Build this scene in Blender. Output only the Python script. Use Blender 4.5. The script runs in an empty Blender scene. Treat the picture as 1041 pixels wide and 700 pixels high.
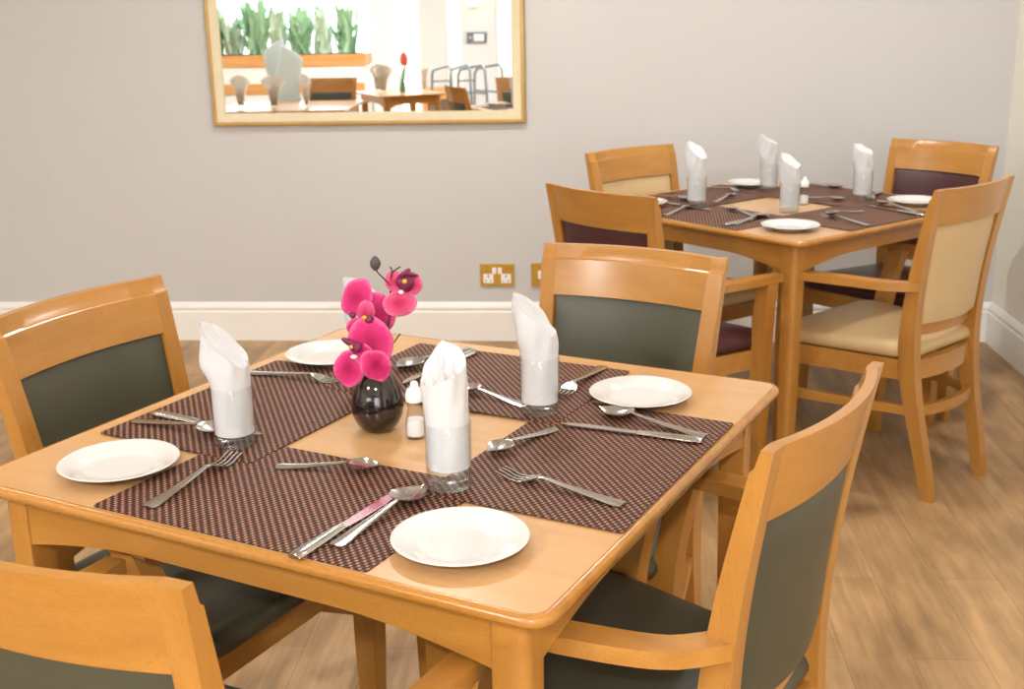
import bpy, bmesh, math, random
import numpy as np
from mathutils import Vector, Matrix
random.seed(7)
S = bpy.context.scene
COL = S.collection
PI = math.pi
R = math.radians

# ------------------------------------------------------------------ camera maths (1041 x 700)
FPX = 1209.0
YAW, PITCH, ROLL = R(4.2753), R(15.795), R(-1.0185)
CAM = Vector((0, 0, 1.402))
def _cam_axes():
    cp, sp = math.cos(PITCH), math.sin(PITCH)
    rt, up, fw = Vector((1, 0, 0)), Vector((0, sp, cp)), Vector((0, cp, -sp))
    c, s = math.cos(ROLL), math.sin(ROLL)
    rt, up = c * rt + s * up, -s * rt + c * up
    M = Matrix.Rotation(YAW, 3, 'Z')
    return M @ rt, M @ up, M @ fw
RT, UP, FW = _cam_axes()
def ray(px, py):
    return FW + RT * ((px - 520.5) / FPX) - UP * ((py - 350) / FPX)
def at(px, py, z):            # the point of the horizontal plane z seen at a pixel
    d = ray(px, py)
    return CAM + d * ((z - CAM.z) / d.z)
def aty(px, py, y):           # the point of the vertical plane y seen at a pixel
    d = ray(px, py)
    return CAM + d * (y / d.y)
WALL_Y = 5.017
def mir(px, py, V):           # a point seen in the wall mirror, V metres along the folded path
    p = aty(px, py, V)
    return Vector((p.x, 2 * WALL_Y - V, p.z))

# ------------------------------------------------------------------ materials
def new_mat(name):
    m = bpy.data.materials.new(name); m.use_nodes = True
    nt = m.node_tree
    return m, nt, nt.nodes['Principled BSDF']
def N(nt, typ, **kw):
    n = nt.nodes.new(typ)
    for k, v in kw.items():
        setattr(n, k, v)
    return n
def rgb(c): return (c[0], c[1], c[2], 1)
def plain(name, c, rough=.5, metal=0, spec=.5, noise=0, nscale=20, bump=0, bscale=200, coat=0):
    m, nt, b = new_mat(name)
    b.inputs['Base Color'].default_value = rgb(c)
    b.inputs['Roughness'].default_value = rough
    b.inputs['Metallic'].default_value = metal
    b.inputs['Specular IOR Level'].default_value = spec
    b.inputs['Coat Weight'].default_value = coat
    tc = N(nt, 'ShaderNodeTexCoord')
    if noise:
        t = N(nt, 'ShaderNodeTexNoise'); t.inputs['Scale'].default_value = nscale; t.inputs['Detail'].default_value = 4
        mx = N(nt, 'ShaderNodeMix', data_type='RGBA')
        mx.inputs[6].default_value = rgb([x * (1 - noise) for x in c]); mx.inputs[7].default_value = rgb([min(1, x * (1 + noise)) for x in c])
        nt.links.new(tc.outputs['Object'], t.inputs['Vector']); nt.links.new(t.outputs['Fac'], mx.inputs[0])
        nt.links.new(mx.outputs[2], b.inputs['Base Color'])
    if bump:
        t = N(nt, 'ShaderNodeTexNoise'); t.inputs['Scale'].default_value = bscale; t.inputs['Detail'].default_value = 3
        bp = N(nt, 'ShaderNodeBump'); bp.inputs['Strength'].default_value = bump; bp.inputs['Distance'].default_value = .002
        nt.links.new(tc.outputs['Object'], t.inputs['Vector']); nt.links.new(t.outputs['Fac'], bp.inputs['Height'])
        nt.links.new(bp.outputs['Normal'], b.inputs['Normal'])
    return m
def wood(name, c1, c2, axis, rough=.3, fine=1.0, fleck=.13, coat=.25):
    m, nt, b = new_mat(name)
    tc = N(nt, 'ShaderNodeTexCoord')
    def grain(lo, hi, detail):
        mp = N(nt, 'ShaderNodeMapping')
        s = [hi * fine] * 3; s[axis] = lo * fine
        mp.inputs['Scale'].default_value = s
        t = N(nt, 'ShaderNodeTexNoise'); t.inputs['Scale'].default_value = 1; t.inputs['Detail'].default_value = detail
        nt.links.new(tc.outputs['Object'], mp.inputs['Vector']); nt.links.new(mp.outputs['Vector'], t.inputs['Vector'])
        return t.outputs['Fac']
    big, small = grain(2.2, 26, 5), grain(85, 640, 1)
    cr = N(nt, 'ShaderNodeValToRGB')
    cr.color_ramp.elements[0].position = .3; cr.color_ramp.elements[0].color = rgb(c2)
    cr.color_ramp.elements[1].position = .68; cr.color_ramp.elements[1].color = rgb(c1)
    nt.links.new(big, cr.inputs['Fac'])
    fr = N(nt, 'ShaderNodeValToRGB')
    fr.color_ramp.elements[0].position = .3; fr.color_ramp.elements[0].color = (1 - fleck,) * 3 + (1,)
    fr.color_ramp.elements[1].position = .46; fr.color_ramp.elements[1].color = (1, 1, 1, 1)
    nt.links.new(small, fr.inputs['Fac'])
    mx = N(nt, 'ShaderNodeMix', data_type='RGBA', blend_type='MULTIPLY'); mx.inputs[0].default_value = 1
    nt.links.new(cr.outputs['Color'], mx.inputs[6]); nt.links.new(fr.outputs['Color'], mx.inputs[7])
    nt.links.new(mx.outputs[2], b.inputs['Base Color'])
    b.inputs['Roughness'].default_value = rough
    b.inputs['Coat Weight'].default_value = coat; b.inputs['Coat Roughness'].default_value = .22
    return m
def thin_glass(name, tint=(.96, .97, .97), rough=.02):
    m = bpy.data.materials.new(name); m.use_nodes = True
    nt = m.node_tree; nt.nodes.clear()
    o = N(nt, 'ShaderNodeOutputMaterial'); mx = N(nt, 'ShaderNodeMixShader')
    lw = N(nt, 'ShaderNodeLayerWeight'); lw.inputs['Blend'].default_value = .5
    fr = N(nt, 'ShaderNodeMath', operation='MULTIPLY_ADD')       # thin pane: ~4 % head-on, more at a glance
    pw5 = N(nt, 'ShaderNodeMath', operation='POWER'); pw5.inputs[1].default_value = 3.4
    nt.links.new(lw.outputs['Facing'], pw5.inputs[0]); nt.links.new(pw5.outputs[0], fr.inputs[0])
    fr.inputs[1].default_value = .60; fr.inputs[2].default_value = .035
    t = N(nt, 'ShaderNodeBsdfTransparent'); t.inputs['Color'].default_value = rgb(tint)
    g = N(nt, 'ShaderNodeBsdfGlossy'); g.inputs['Roughness'].default_value = rough
    nt.links.new(fr.outputs[0], mx.inputs[0]); nt.links.new(t.outputs[0], mx.inputs[1]); nt.links.new(g.outputs[0], mx.inputs[2])
    nt.links.new(mx.outputs[0], o.inputs['Surface'])
    return m
def emitter(name, c, s):
    m = bpy.data.materials.new(name); m.use_nodes = True
    nt = m.node_tree; nt.nodes.clear()
    o = N(nt, 'ShaderNodeOutputMaterial'); e = N(nt, 'ShaderNodeEmission')
    e.inputs['Color'].default_value = rgb(c); e.inputs['Strength'].default_value = s
    nt.links.new(e.outputs[0], o.inputs['Surface'])
    return m

BEECH1, BEECH2 = (.455, .212, .043), (.37, .160, .027)
WX = wood('beech_grain_across', BEECH1, BEECH2, 0)
WY = wood('beech_grain_along', BEECH1, BEECH2, 1)
WZ = wood('beech_grain_upright', BEECH1, BEECH2, 2)
EDGE = wood('beech_edge_band', (.46, .215, .045), (.36, .150, .026), 0, rough=.25, fleck=.2)
LAM = wood('beech_laminate', (.57, .335, .152), (.51, .29, .124), 0, rough=.28, fine=1.3, fleck=.1, coat=.2)
GREEN = plain('olive_vinyl', (.056, .055, .034), rough=.42, noise=.06, bump=.08, bscale=500)
BURG = plain('burgundy_vinyl', (.055, .014, .016), rough=.36, noise=.06, bump=.08, bscale=500)
BEIGE = plain('beige_vinyl', (.52, .37, .19), rough=.36, noise=.05, bump=.08, bscale=500)
PLATE = plain('white_china', (.63, .63, .625), rough=.12, coat=.5)
STEEL = plain('polished_steel', (.56, .55, .53), rough=.2, metal=1)
CLOTH = plain('white_napkin_cloth', (.60, .60, .625), rough=.95, spec=.05, bump=.35, bscale=700)
GLASS_WALL = thin_glass('tumbler_glass', (.985, .99, .99))
GLASS_BASE = thin_glass('tumbler_base_glass', (.955, .97, .97), rough=.22)
VASE_M = plain('black_glaze', (.010, .006, .006), rough=.06, coat=.6)
def petal_mat(name, deep, mid, rim):
    m, nt, b = new_mat(name)
    at_ = N(nt, 'ShaderNodeAttribute', attribute_name='reach')      # 0 in the throat, 1 at the rim
    tc = N(nt, 'ShaderNodeTexCoord'); nz = N(nt, 'ShaderNodeTexNoise'); nz.inputs['Scale'].default_value = 240; nz.inputs['Detail'].default_value = 3
    nt.links.new(tc.outputs['Object'], nz.inputs['Vector'])
    ad = N(nt, 'ShaderNodeMath', operation='MULTIPLY_ADD'); ad.inputs[1].default_value = .35
    nt.links.new(nz.outputs['Fac'], ad.inputs[0]); nt.links.new(at_.outputs['Fac'], ad.inputs[2])
    cr = N(nt, 'ShaderNodeValToRGB'); e = cr.color_ramp.elements
    e[0].position = .30; e[0].color = rgb(deep); e[1].position = 1.0; e[1].color = rgb(rim)
    k = e.new(.78); k.color = rgb(mid)
    sb = N(nt, 'ShaderNodeMath', operation='MULTIPLY'); sb.inputs[1].default_value = .82
    nt.links.new(ad.outputs[0], sb.inputs[0]); nt.links.new(sb.outputs[0], cr.inputs['Fac'])
    nt.links.new(cr.outputs['Color'], b.inputs['Base Color'])
    b.inputs['Roughness'].default_value = .7; b.inputs['Specular IOR Level'].default_value = .2
    return m
PINK = petal_mat('pink_petal', (.34, .008, .075), (.58, .030, .165), (.72, .16, .33))
PINK_PALE = petal_mat('rose_petal', (.42, .020, .085), (.60, .075, .195), (.70, .20, .33))
PLUM = plain('plum_lip', (.16, .012, .06), rough=.5, noise=.3, nscale=120)
YELLOW = plain('yellow_heart', (.75, .38, .03), rough=.6)
PALE = plain('pale_column', (.9, .75, .78), rough=.6)
STEM_M = plain('dark_stem', (.045, .04, .025), rough=.7)
BUD_M = plain('dark_bud', (.07, .06, .055), rough=.6, noise=.4, nscale=80)
SALT_M = plain('white_salt', (.9, .9, .9), rough=.9)
CAP_M = plain('white_cap', (.85, .85, .83), rough=.4)
SKIRT = plain('skirting_gloss', (.83, .81, .78), rough=.35)
WALL_M = plain('grey_wall_paint', (.560, .548, .545), rough=.75, spec=.2, noise=.015, nscale=3, bump=.05, bscale=150)
CREAM_M = plain('cream_wall_paint', (.87, .84, .75), rough=.75, spec=.2, noise=.015, nscale=3, bump=.05, bscale=150)
WHITE_M = plain('white_paint', (.85, .85, .85), rough=.6)
CEIL_M = plain('ceiling_paint', (.86, .85, .82), rough=.9)
BRASS = plain('brass_plate', (.68, .42, .08), rough=.3, metal=.75, noise=.1, nscale=60)
BRASS_LT = plain('brass_bright_edge', (.85, .68, .35), rough=.3, metal=.7)
SOCK_W = plain('white_insert', (.85, .83, .83), rough=.4)
DARK = plain('dark_slot', (.03, .03, .03), rough=.6)
GOLD = plain('frame_gold', (.55, .34, .11), rough=.4, metal=.35, noise=.15, nscale=30)
GILT_CREAM = plain('frame_cream', (.62, .53, .35), rough=.4, metal=.1, noise=.06, nscale=30)
def mirror_mat():
    m, nt, b = new_mat('silvered_glass')
    b.inputs['Base Color'].default_value = (.95, .96, .96, 1); b.inputs['Metallic'].default_value = 1; b.inputs['Roughness'].default_value = .012
    return m
MIRROR_M = mirror_mat()

def mat_weave():
    m, nt, b = new_mat('woven_vinyl')
    tc = N(nt, 'ShaderNodeTexCoord'); sp = N(nt, 'ShaderNodeSeparateXYZ')
    nt.links.new(tc.outputs['Object'], sp.inputs[0])
    def math_(op, a, bb=None):
        n = N(nt, 'ShaderNodeMath', operation=op)
        for i, v in enumerate((a, bb)):
            if v is None: continue
            if isinstance(v, (int, float)): n.inputs[i].default_value = v
            else: nt.links.new(v, n.inputs[i])
        return n.outputs[0]
    x, y = sp.outputs[0], sp.outputs[1]
    diag = math_('SINE', math_('MULTIPLY', math_('ADD', x, y), 2 * PI / .0135))
    across = math_('SINE', math_('MULTIPLY', math_('SUBTRACT', x, math_('MULTIPLY', y, .45)), 2 * PI / .0078))
    v = math_('ADD', math_('MULTIPLY', diag, .25), math_('MULTIPLY', across, .24))
    nz = N(nt, 'ShaderNodeTexNoise'); nz.inputs['Scale'].default_value = 160
    nt.links.new(tc.outputs['Object'], nz.inputs['Vector'])
    v = math_('ADD', math_('ADD', v, .30), math_('MULTIPLY', nz.outputs['Fac'], .35))
    cr = N(nt, 'ShaderNodeValToRGB')
    e = cr.color_ramp.elements
    e[0].position = .30; e[0].color = (.028, .012, .008, 1)
    e[1].position = .95; e[1].color = (.46, .255, .175, 1)
    e2 = cr.color_ramp.elements.new(.60); e2.color = (.115, .046, .030, 1)
    nt.links.new(v, cr.inputs['Fac']); nt.links.new(cr.outputs['Color'], b.inputs['Base Color'])
    bp = N(nt, 'ShaderNodeBump'); bp.inputs['Strength'].default_value = .35; bp.inputs['Distance'].default_value = .001
    nt.links.new(v, bp.inputs['Height']); nt.links.new(bp.outputs['Normal'], b.inputs['Normal'])
    b.inputs['Roughness'].default_value = .55; b.inputs['Specular IOR Level'].default_value = .15
    return m
WEAVE = mat_weave()
def mat_floor():
    m, nt, b = new_mat('oak_plank_vinyl')
    tc = N(nt, 'ShaderNodeTexCoord'); mp = N(nt, 'ShaderNodeMapping')
    mp.inputs['Rotation'].default_value = (0, 0, PI / 2); mp.inputs['Location'].default_value = (.3, .06, 0)
    nt.links.new(tc.outputs['Object'], mp.inputs['Vector'])
    br = N(nt, 'ShaderNodeTexBrick'); br.offset = .37; br.squash = 1
    br.inputs['Scale'].default_value = 1; br.inputs['Brick Width'].default_value = 1.05; br.inputs['Row Height'].default_value = .152
    br.inputs['Mortar Size'].default_value = .0009; br.inputs['Mortar Smooth'].default_value = .3
    br.inputs['Color1'].default_value = (.475, .31, .155, 1); br.inputs['Color2'].default_value = (.375, .24, .118, 1); br.inputs['Mortar'].default_value = (.24, .14, .07, 1)
    nt.links.new(mp.outputs['Vector'], br.inputs['Vector'])
    mg = N(nt, 'ShaderNodeMapping'); mg.inputs['Scale'].default_value = (22, 1.6, 1)
    nt.links.new(tc.outputs['Object'], mg.inputs['Vector'])
    n1 = N(nt, 'ShaderNodeTexNoise'); n1.inputs['Scale'].default_value = 1.6; n1.inputs['Detail'].default_value = 8; n1.inputs['Roughness'].default_value = .62
    nt.links.new(mg.outputs['Vector'], n1.inputs['Vector'])
    mg2 = N(nt, 'ShaderNodeMapping'); mg2.inputs['Scale'].default_value = (5, 2.2, 1)
    nt.links.new(tc.outputs['Object'], mg2.inputs['Vector'])
    n2 = N(nt, 'ShaderNodeTexNoise'); n2.inputs['Scale'].default_value = 1.3; n2.inputs['Detail'].default_value = 4
    nt.links.new(mg2.outputs['Vector'], n2.inputs['Vector'])
    c1 = N(nt, 'ShaderNodeValToRGB')
    c1.color_ramp.elements[0].position = .32; c1.color_ramp.elements[0].color = (.74, .71, .68, 1)
    c1.color_ramp.elements[1].position = .62; c1.color_ramp.elements[1].color = (1.08, 1.06, 1.04, 1)
    nt.links.new(n1.outputs['Fac'], c1.inputs['Fac'])
    c2 = N(nt, 'ShaderNodeValToRGB')
    c2.color_ramp.elements[0].position = .35; c2.color_ramp.elements[0].color = (.70, .67, .63, 1)
    c2.color_ramp.elements[1].position = .62; c2.color_ramp.elements[1].color = (1.1, 1.08, 1.06, 1)
    nt.links.new(n2.outputs['Fac'], c2.inputs['Fac'])
    m1 = N(nt, 'ShaderNodeMix', data_type='RGBA', blend_type='MULTIPLY'); m1.inputs[0].default_value = 1
    m2 = N(nt, 'ShaderNodeMix', data_type='RGBA', blend_type='MULTIPLY'); m2.inputs[0].default_value = 1
    nt.links.new(br.outputs['Color'], m1.inputs[6]); nt.links.new(c1.outputs['Color'], m1.inputs[7])
    nt.links.new(m1.outputs[2], m2.inputs[6]); nt.links.new(c2.outputs['Color'], m2.inputs[7])
    nt.links.new(m2.outputs[2], b.inputs['Base Color'])
    b.inputs['Roughness'].default_value = .42; b.inputs['Specular IOR Level'].default_value = .4
    return m
FLOOR_M = mat_floor()

# ------------------------------------------------------------------ mesh helpers
def finish(name, bm, mat, parent=None, sharp=38, loc=None, rz=None):
    bmesh.ops.remove_doubles(bm, verts=bm.verts, dist=1e-6)
    bmesh.ops.recalc_face_normals(bm, faces=bm.faces)
    me = bpy.data.meshes.new(name)
    bm.to_mesh(me); bm.free()
    for m in (mat if isinstance(mat, (list, tuple)) else [mat]): me.materials.append(m)
    me.polygons.foreach_set('use_smooth', [True] * len(me.polygons))
    me.set_sharp_from_angle(angle=R(sharp))
    o = bpy.data.objects.new(name, me); COL.objects.link(o)
    if parent: o.parent = parent
    if loc is not None: o.location = loc
    if rz is not None: o.rotation_euler.z = rz
    return o
def tag(o, label, cat, group=None):
    o['label'] = label; o['category'] = cat
    if group: o['group'] = group
    return o
def thing(name, label, cat, loc=(0, 0, 0), rz=0, group=None):
    o = bpy.data.objects.new(name, None); COL.objects.link(o)
    o.empty_display_size = .05
    o.location = loc; o.rotation_euler.z = rz
    return tag(o, label, cat, group)
def struct(o): o['kind'] = 'structure'; return o
def dup(root, loc, rz, label, group=None):
    r = root.copy(); COL.objects.link(r); r.location = loc; r.rotation_euler.z = rz
    r['label'] = label
    if group: r['group'] = group
    for ch in list(root.children):
        c = ch.copy(); COL.objects.link(c); c.parent = r
        for g in list(ch.children):
            d = g.copy(); COL.objects.link(d); d.parent = c
    return r
def bev(bm, w, seg=2, ang=.5):
    es = [e for e in bm.edges if len(e.link_faces) == 2 and e.calc_face_angle(0) > ang]
    bmesh.ops.bevel(bm, geom=es, offset=w, segments=seg, affect='EDGES', profile=.6, clamp_overlap=True)
def box(bm, x0, x1, y0, y1, z0, z1):
    v = [bm.verts.new(p) for p in ((x0, y0, z0), (x1, y0, z0), (x1, y1, z0), (x0, y1, z0), (x0, y0, z1), (x1, y0, z1), (x1, y1, z1), (x0, y1, z1))]
    for f in ((3, 2, 1, 0), (4, 5, 6, 7), (0, 1, 5, 4), (1, 2, 6, 5), (2, 3, 7, 6), (3, 0, 4, 7)):
        bm.faces.new([v[i] for i in f])
def loft(bm, secs, closed=False, caps=True):
    """rings of equal point count joined by quads"""
    rows = [[bm.verts.new(p) for p in s] for s in secs]
    n = len(rows[0])
    pairs = list(zip(rows, rows[1:])) + ([(rows[-1], rows[0])] if closed else [])
    for a, b in pairs:
        for i in range(n):
            j = (i + 1) % n
            bm.faces.new((a[i], a[j], b[j], b[i]))
    if caps and not closed:
        bm.faces.new(rows[0][::-1]); bm.faces.new(rows[-1])
    return rows
def lathe(bm, prof, n=40, c=(0, 0, 0)):
    """prof: list of (radius, z), open at neither end: radius 0 closes"""
    rows = []
    for r, z in prof:
        if r < 1e-6: rows.append([bm.verts.new((c[0], c[1], c[2] + z))])
        else: rows.append([bm.verts.new((c[0] + r * math.cos(2 * PI * k / n), c[1] + r * math.sin(2 * PI * k / n), c[2] + z)) for k in range(n)])
    for a, b in zip(rows, rows[1:]):
        for k in range(n):
            j = (k + 1) % n
            if len(a) == 1 and len(b) == 1: continue
            if len(a) == 1: bm.faces.new((a[0], b[j], b[k]))
            elif len(b) == 1: bm.faces.new((a[k], a[j], b[0]))
            else: bm.faces.new((a[k], a[j], b[j], b[k]))
def tube(bm, pts, rad, n=8):
    pts = [Vector(p) for p in pts]
    secs = []
    prev = None
    for i, p in enumerate(pts):
        t = (pts[min(i + 1, len(pts) - 1)] - pts[max(i - 1, 0)]).normalized()
        if prev is None:
            a = Vector((0, 0, 1)) if abs(t.z) < .9 else Vector((1, 0, 0))
            u = t.cross(a).normalized()
        else:
            u = (prev - t * prev.dot(t)).normalized()
        prev = u
        w = t.cross(u)
        r = rad[i] if isinstance(rad, (list, tuple)) else rad
        secs.append([p + u * (r * math.cos(2 * PI * k / n)) + w * (r * math.sin(2 * PI * k / n)) for k in range(n)])
    loft(bm, secs)
def spline(keys, vals):
    """smooth interpolation through (key, value) rows"""
    keys = list(keys); vals = [float(v) for v in vals]
    def f(t):
        t = min(max(t, keys[0]), keys[-1])
        i = max(k for k in range(len(keys) - 1) if keys[k] <= t + 1e-12)
        h = keys[i + 1] - keys[i]; u = (t - keys[i]) / h
        def slope(k):
            if k == 0: return (vals[1] - vals[0]) / (keys[1] - keys[0])
            if k == len(keys) - 1: return (vals[-1] - vals[-2]) / (keys[-1] - keys[-2])
            return (vals[k + 1] - vals[k - 1]) / (keys[k + 1] - keys[k - 1])
        m0, m1 = slope(i) * h, slope(i + 1) * h
        return (2 * u ** 3 - 3 * u ** 2 + 1) * vals[i] + (u ** 3 - 2 * u ** 2 + u) * m0 + (-2 * u ** 3 + 3 * u ** 2) * vals[i + 1] + (u ** 3 - u ** 2) * m1
    return f
def rounded_poly(pts, r, n=5):
    """2-D polygon with its corners rounded"""
    out = []
    k = len(pts)
    for i in range(k):
        p, a, b = Vector(pts[i]), Vector(pts[i - 1]), Vector(pts[(i + 1) % k])
        rr = r[i] if isinstance(r, (list, tuple)) else r
        u, v = (a - p).normalized(), (b - p).normalized()
        half = math.acos(max(-1, min(1, u.dot(v)))) / 2
        d = rr / math.tan(half)
        c = p + (u + v).normalized() * (rr / math.sin(half))
        s, e = p + u * d - c, p + v * d - c
        a0, a1 = math.atan2(s.y, s.x), math.atan2(e.y, e.x)
        while a1 - a0 > PI: a1 -= 2 * PI
        while a1 - a0 < -PI: a1 += 2 * PI
        for q in range(n + 1):
            t = a0 + (a1 - a0) * q / n
            out.append((c.x + rr * math.cos(t), c.y + rr * math.sin(t)))
    return out

# ------------------------------------------------------------------ the room
ROOM_R, ROOM_L, ROOM_B, ROOM_H = 1.662, -5.2, -4.2, 2.62
def slab(name, x0, x1, y0, y1, z0, z1, mat):
    bm = bmesh.new(); box(bm, x0, x1, y0, y1, z0, z1)
    return struct(finish(name, bm, mat))
slab('floor', ROOM_L - .1, ROOM_R + .1, ROOM_B - .1, WALL_Y + .1, -.08, 0, FLOOR_M)
slab('ceiling', ROOM_L - .1, ROOM_R + .1, ROOM_B - .1, WALL_Y + .1, ROOM_H, ROOM_H + .1, CEIL_M)
slab('wall_back', ROOM_L - .1, ROOM_R + .1, WALL_Y, WALL_Y + .1, 0, ROOM_H, WALL_M)
slab('wall_right', ROOM_R, ROOM_R + .1, ROOM_B, WALL_Y, 0, ROOM_H, CREAM_M)
slab('wall_left', ROOM_L - .1, ROOM_L, ROOM_B, WALL_Y, 0, ROOM_H, CREAM_M)
# skirting with a moulded top edge
def skirting(name, p0, p1, inward):
    prof = [(0, 0), (.018, 0), (.018, .128), (.0165, .131), (.0125, .134), (.0125, .140), (.0165, .144), (.0165, .152), (.013, .160), (.006, .168), (.004, .172), (0, .172)]
    bm = bmesh.new()
    p0, p1, w = Vector(p0), Vector(p1), Vector(inward)
    loft(bm, [[(p + w * a) + Vector((0, 0, b)) for a, b in prof] for p in (p0, p1)])
    return struct(finish(name, bm, SKIRT, sharp=25))
skirting('baseboard_back', (ROOM_L, WALL_Y, 0), (ROOM_R, WALL_Y, 0), (0, -1, 0))
skirting('baseboard_right', (ROOM_R, ROOM_B, 0), (ROOM_R, WALL_Y - .001, 0), (-1, 0, 0))
# rear wall, behind the camera, open to the planted courtyard
RW = ROOM_B
slab('wall_rear_low', ROOM_L, -2.62, RW - .1, RW, 0, .52, WHITE_M)
slab('wall_rear_high', ROOM_L, -2.62, RW - .1, RW, 2.35, ROOM_H, WHITE_M)
slab('wall_rear_column', -2.62, -2.36, RW - .14, RW + .1, 0, ROOM_H, WHITE_M)
slab('wall_rear_lintel', -2.36, -2.06, RW - .1, RW, 2.35, ROOM_H, WHITE_M)
slab('wall_rear_pier', -2.06, -1.76, RW - .1, RW, 0, ROOM_H, plain('pale_grey_paint', (.62, .64, .66), rough=.7))
slab('wall_rear_panel', -1.58, -.55, RW - .1, RW, 0, ROOM_H, plain('pale_blue_grey_paint', (.60, .63, .67), rough=.7))
slab('trim_1', -1.17, -1.0, RW, RW + .03, 0, 2.3, WHITE_M)
slab('trim_2', -1.76, -1.58, RW - .1, RW + .02, 0, ROOM_H, WHITE_M)
slab('wall_rear_sill', -.55, ROOM_R, RW - .1, RW, 0, .52, WHITE_M)
slab('wall_rear_head', -.55, ROOM_R, RW - .1, RW, 2.35, ROOM_H, WHITE_M)
PANE = thin_glass('window_pane_glass', (.97, .99, .98))
def window(name, x0, x1, z0, z1, bars):
    bm = bmesh.new()
    w = .05
    o = [(x0, z0), (x1, z0), (x1, z1), (x0, z1)]; i = [(x0 + w, z0 + w), (x1 - w, z0 + w), (x1 - w, z1 - w), (x0 + w, z1 - w)]
    loft(bm, [[(x, RW - .08, z) for x, z in o], [(x, RW - .03, z) for x, z in o], [(x, RW - .03, z) for x, z in i], [(x, RW - .08, z) for x, z in i]][0:0] or
         [[(a[0], RW - .08, a[1]), (a[0], RW - .03, a[1]), (b[0], RW - .03, b[1]), (b[0], RW - .08, b[1])] for a, b in zip(o, i)], closed=True)
    for b in bars: box(bm, b - .02, b + .02, RW - .075, RW - .035, z0 + w, z1 - w)
    f = struct(finish(name, bm, WHITE_M))
    bm = bmesh.new(); box(bm, x0 + w, x1 - w, RW - .058, RW - .054, z0 + w, z1 - w)
    finish('pane', bm, PANE, f)
window('window_1', ROOM_L, -2.62, .52, 2.35, [])
window('window_2', -2.36, -2.06, 0, 2.35, [])

window('fill_window', -.55, ROOM_R, .52, 2.35, [.2, .95])  # extra window added out of the mirror's view, for soft front fill

# courtyard beyond the window
slab('ground', -8, 2, -9, RW - .1, -.1, -.02, plain('courtyard_paving', (.75, .74, .72), rough=.8))
slab('wall_courtyard', -8, 2, -8.6, -8.5, 0, 1.2, plain('courtyard_render', (.85, .82, .78), rough=.9))

# ------------------------------------------------------------------ chair
yr = spline((0, .10, .20, .30, .40, .50, .60, .70, .80, .91), (-.028, -.008, .014, .034, .046, .050, .045, .034, .018, -.002))
dp = spline((0, .2, .42, .6, .8, .91), (.034, .042, .052, .042, .029, .022))
xo = spline((0, .2, .43, .66, .91), (.163, .172, .184, .195, .207))
wd = spline((0, .3, .5, .91), (.030, .034, .035, .032))
TOPZ, LEDGE, RAILZ, PANZ, LOWZ = .910, .880, .806, .515, .480
sag = spline((.45, .52, .80, .91), (.028, .027, .023, .030))
def chair_leg_rear(s):
    bm = bmesh.new()
    secs = []
    zs = [i * .05 for i in range(18)] + [LEDGE, LEDGE + .004, TOPZ]
    zs = sorted(set(round(z, 4) for z in zs))
    for z in zs:
        x1, w, y0, d = xo(z), wd(z), yr(z), dp(z)
        dd = d - (.004 + .002 * (z - LEDGE) / .03 if z > LEDGE + .001 else 0)
        p = [((x1 - w) * s, y0, z), (x1 * s, y0, z), (x1 * s, y0 + dd, z), ((x1 - w) * s, y0 + dd, z)]
        secs.append(p)
    loft(bm, secs); bev(bm, .003, 2, .9)
    return bm
def curve_y(x, z, xi): return yr(z) + dp(z) - sag(z) * (1 - (x / xi) ** 2)
def chair_rail(z0, z1, thick, ledge=False):
    bm = bmesh.new()
    secs = []
    n = 16
    for k in range(n + 1):
        u = -1 + 2 * k / n
        def P(z, back, dy=0):
            xi = xo(z) - wd(z) + .002
            x = u * xi
            y = curve_y(x, z, xi) - dy
            if back: y = curve_y(x, z, xi) - (dp(z) - .0006 if ledge else thick)
            return (x, y, z)
        if ledge:
            s = [P(z0, 1), P((z0 + z1) / 2, 1), P(z1, 1), P(z1, 0, .006), P(LEDGE + .003, 0, .004), P(LEDGE, 0), P((z0 + LEDGE) / 2, 0), P(z0, 0)]
        else:
            s = [P(z0, 1), P(z1, 1), P(z1, 0), P(z0, 0)]
        secs.append(s)
    loft(bm, secs); bev(bm, .0016, 2, .9)
    return bm
def chair_panel():
    bm = bmesh.new()
    nx, nz = 18, 12
    g = .003
    def side(front):
        rows = []
        for j in range(nz + 1):
            v = j / nz
            z = PANZ + g + (RAILZ - PANZ - 2 * g) * v
            row = []
            for i in range(nx + 1):
                u = -1 + 2 * i / nx
                xi = xo(z) - wd(z) - g
                x = u * xi
                e = min(1 - abs(u), .9 * min(v, 1 - v)) * xi * 1.0
                puff = .007 * (1 - math.exp(-max(e, 0) / .012))
                y = curve_y(x, z, xi) - .0085 + puff if front else curve_y(x, z, xi) - dp(z) + .0085 - puff
                row.append(bm.verts.new((x, y, z)))
            rows.append(row)
        return rows
    f, b = side(True), side(False)
    for j in range(nz):
        for i in range(nx):
            bm.faces.new((f[j][i], f[j][i + 1], f[j + 1][i + 1], f[j + 1][i]))
            bm.faces.new((b[j][i + 1], b[j][i], b[j + 1][i], b[j + 1][i + 1]))
    ring = lambda r: r[0] + [r[j][-1] for j in range(1, nz)] + r[-1][::-1] + [r[j][0] for j in range(nz - 1, 0, -1)]
    a, c = ring(f), ring(b)
    for k in range(len(a)):
        q = (k + 1) % len(a)
        bm.faces.new((a[q], a[k], c[k], c[q]))
    return bm
SEAT_Z = .413
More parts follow.
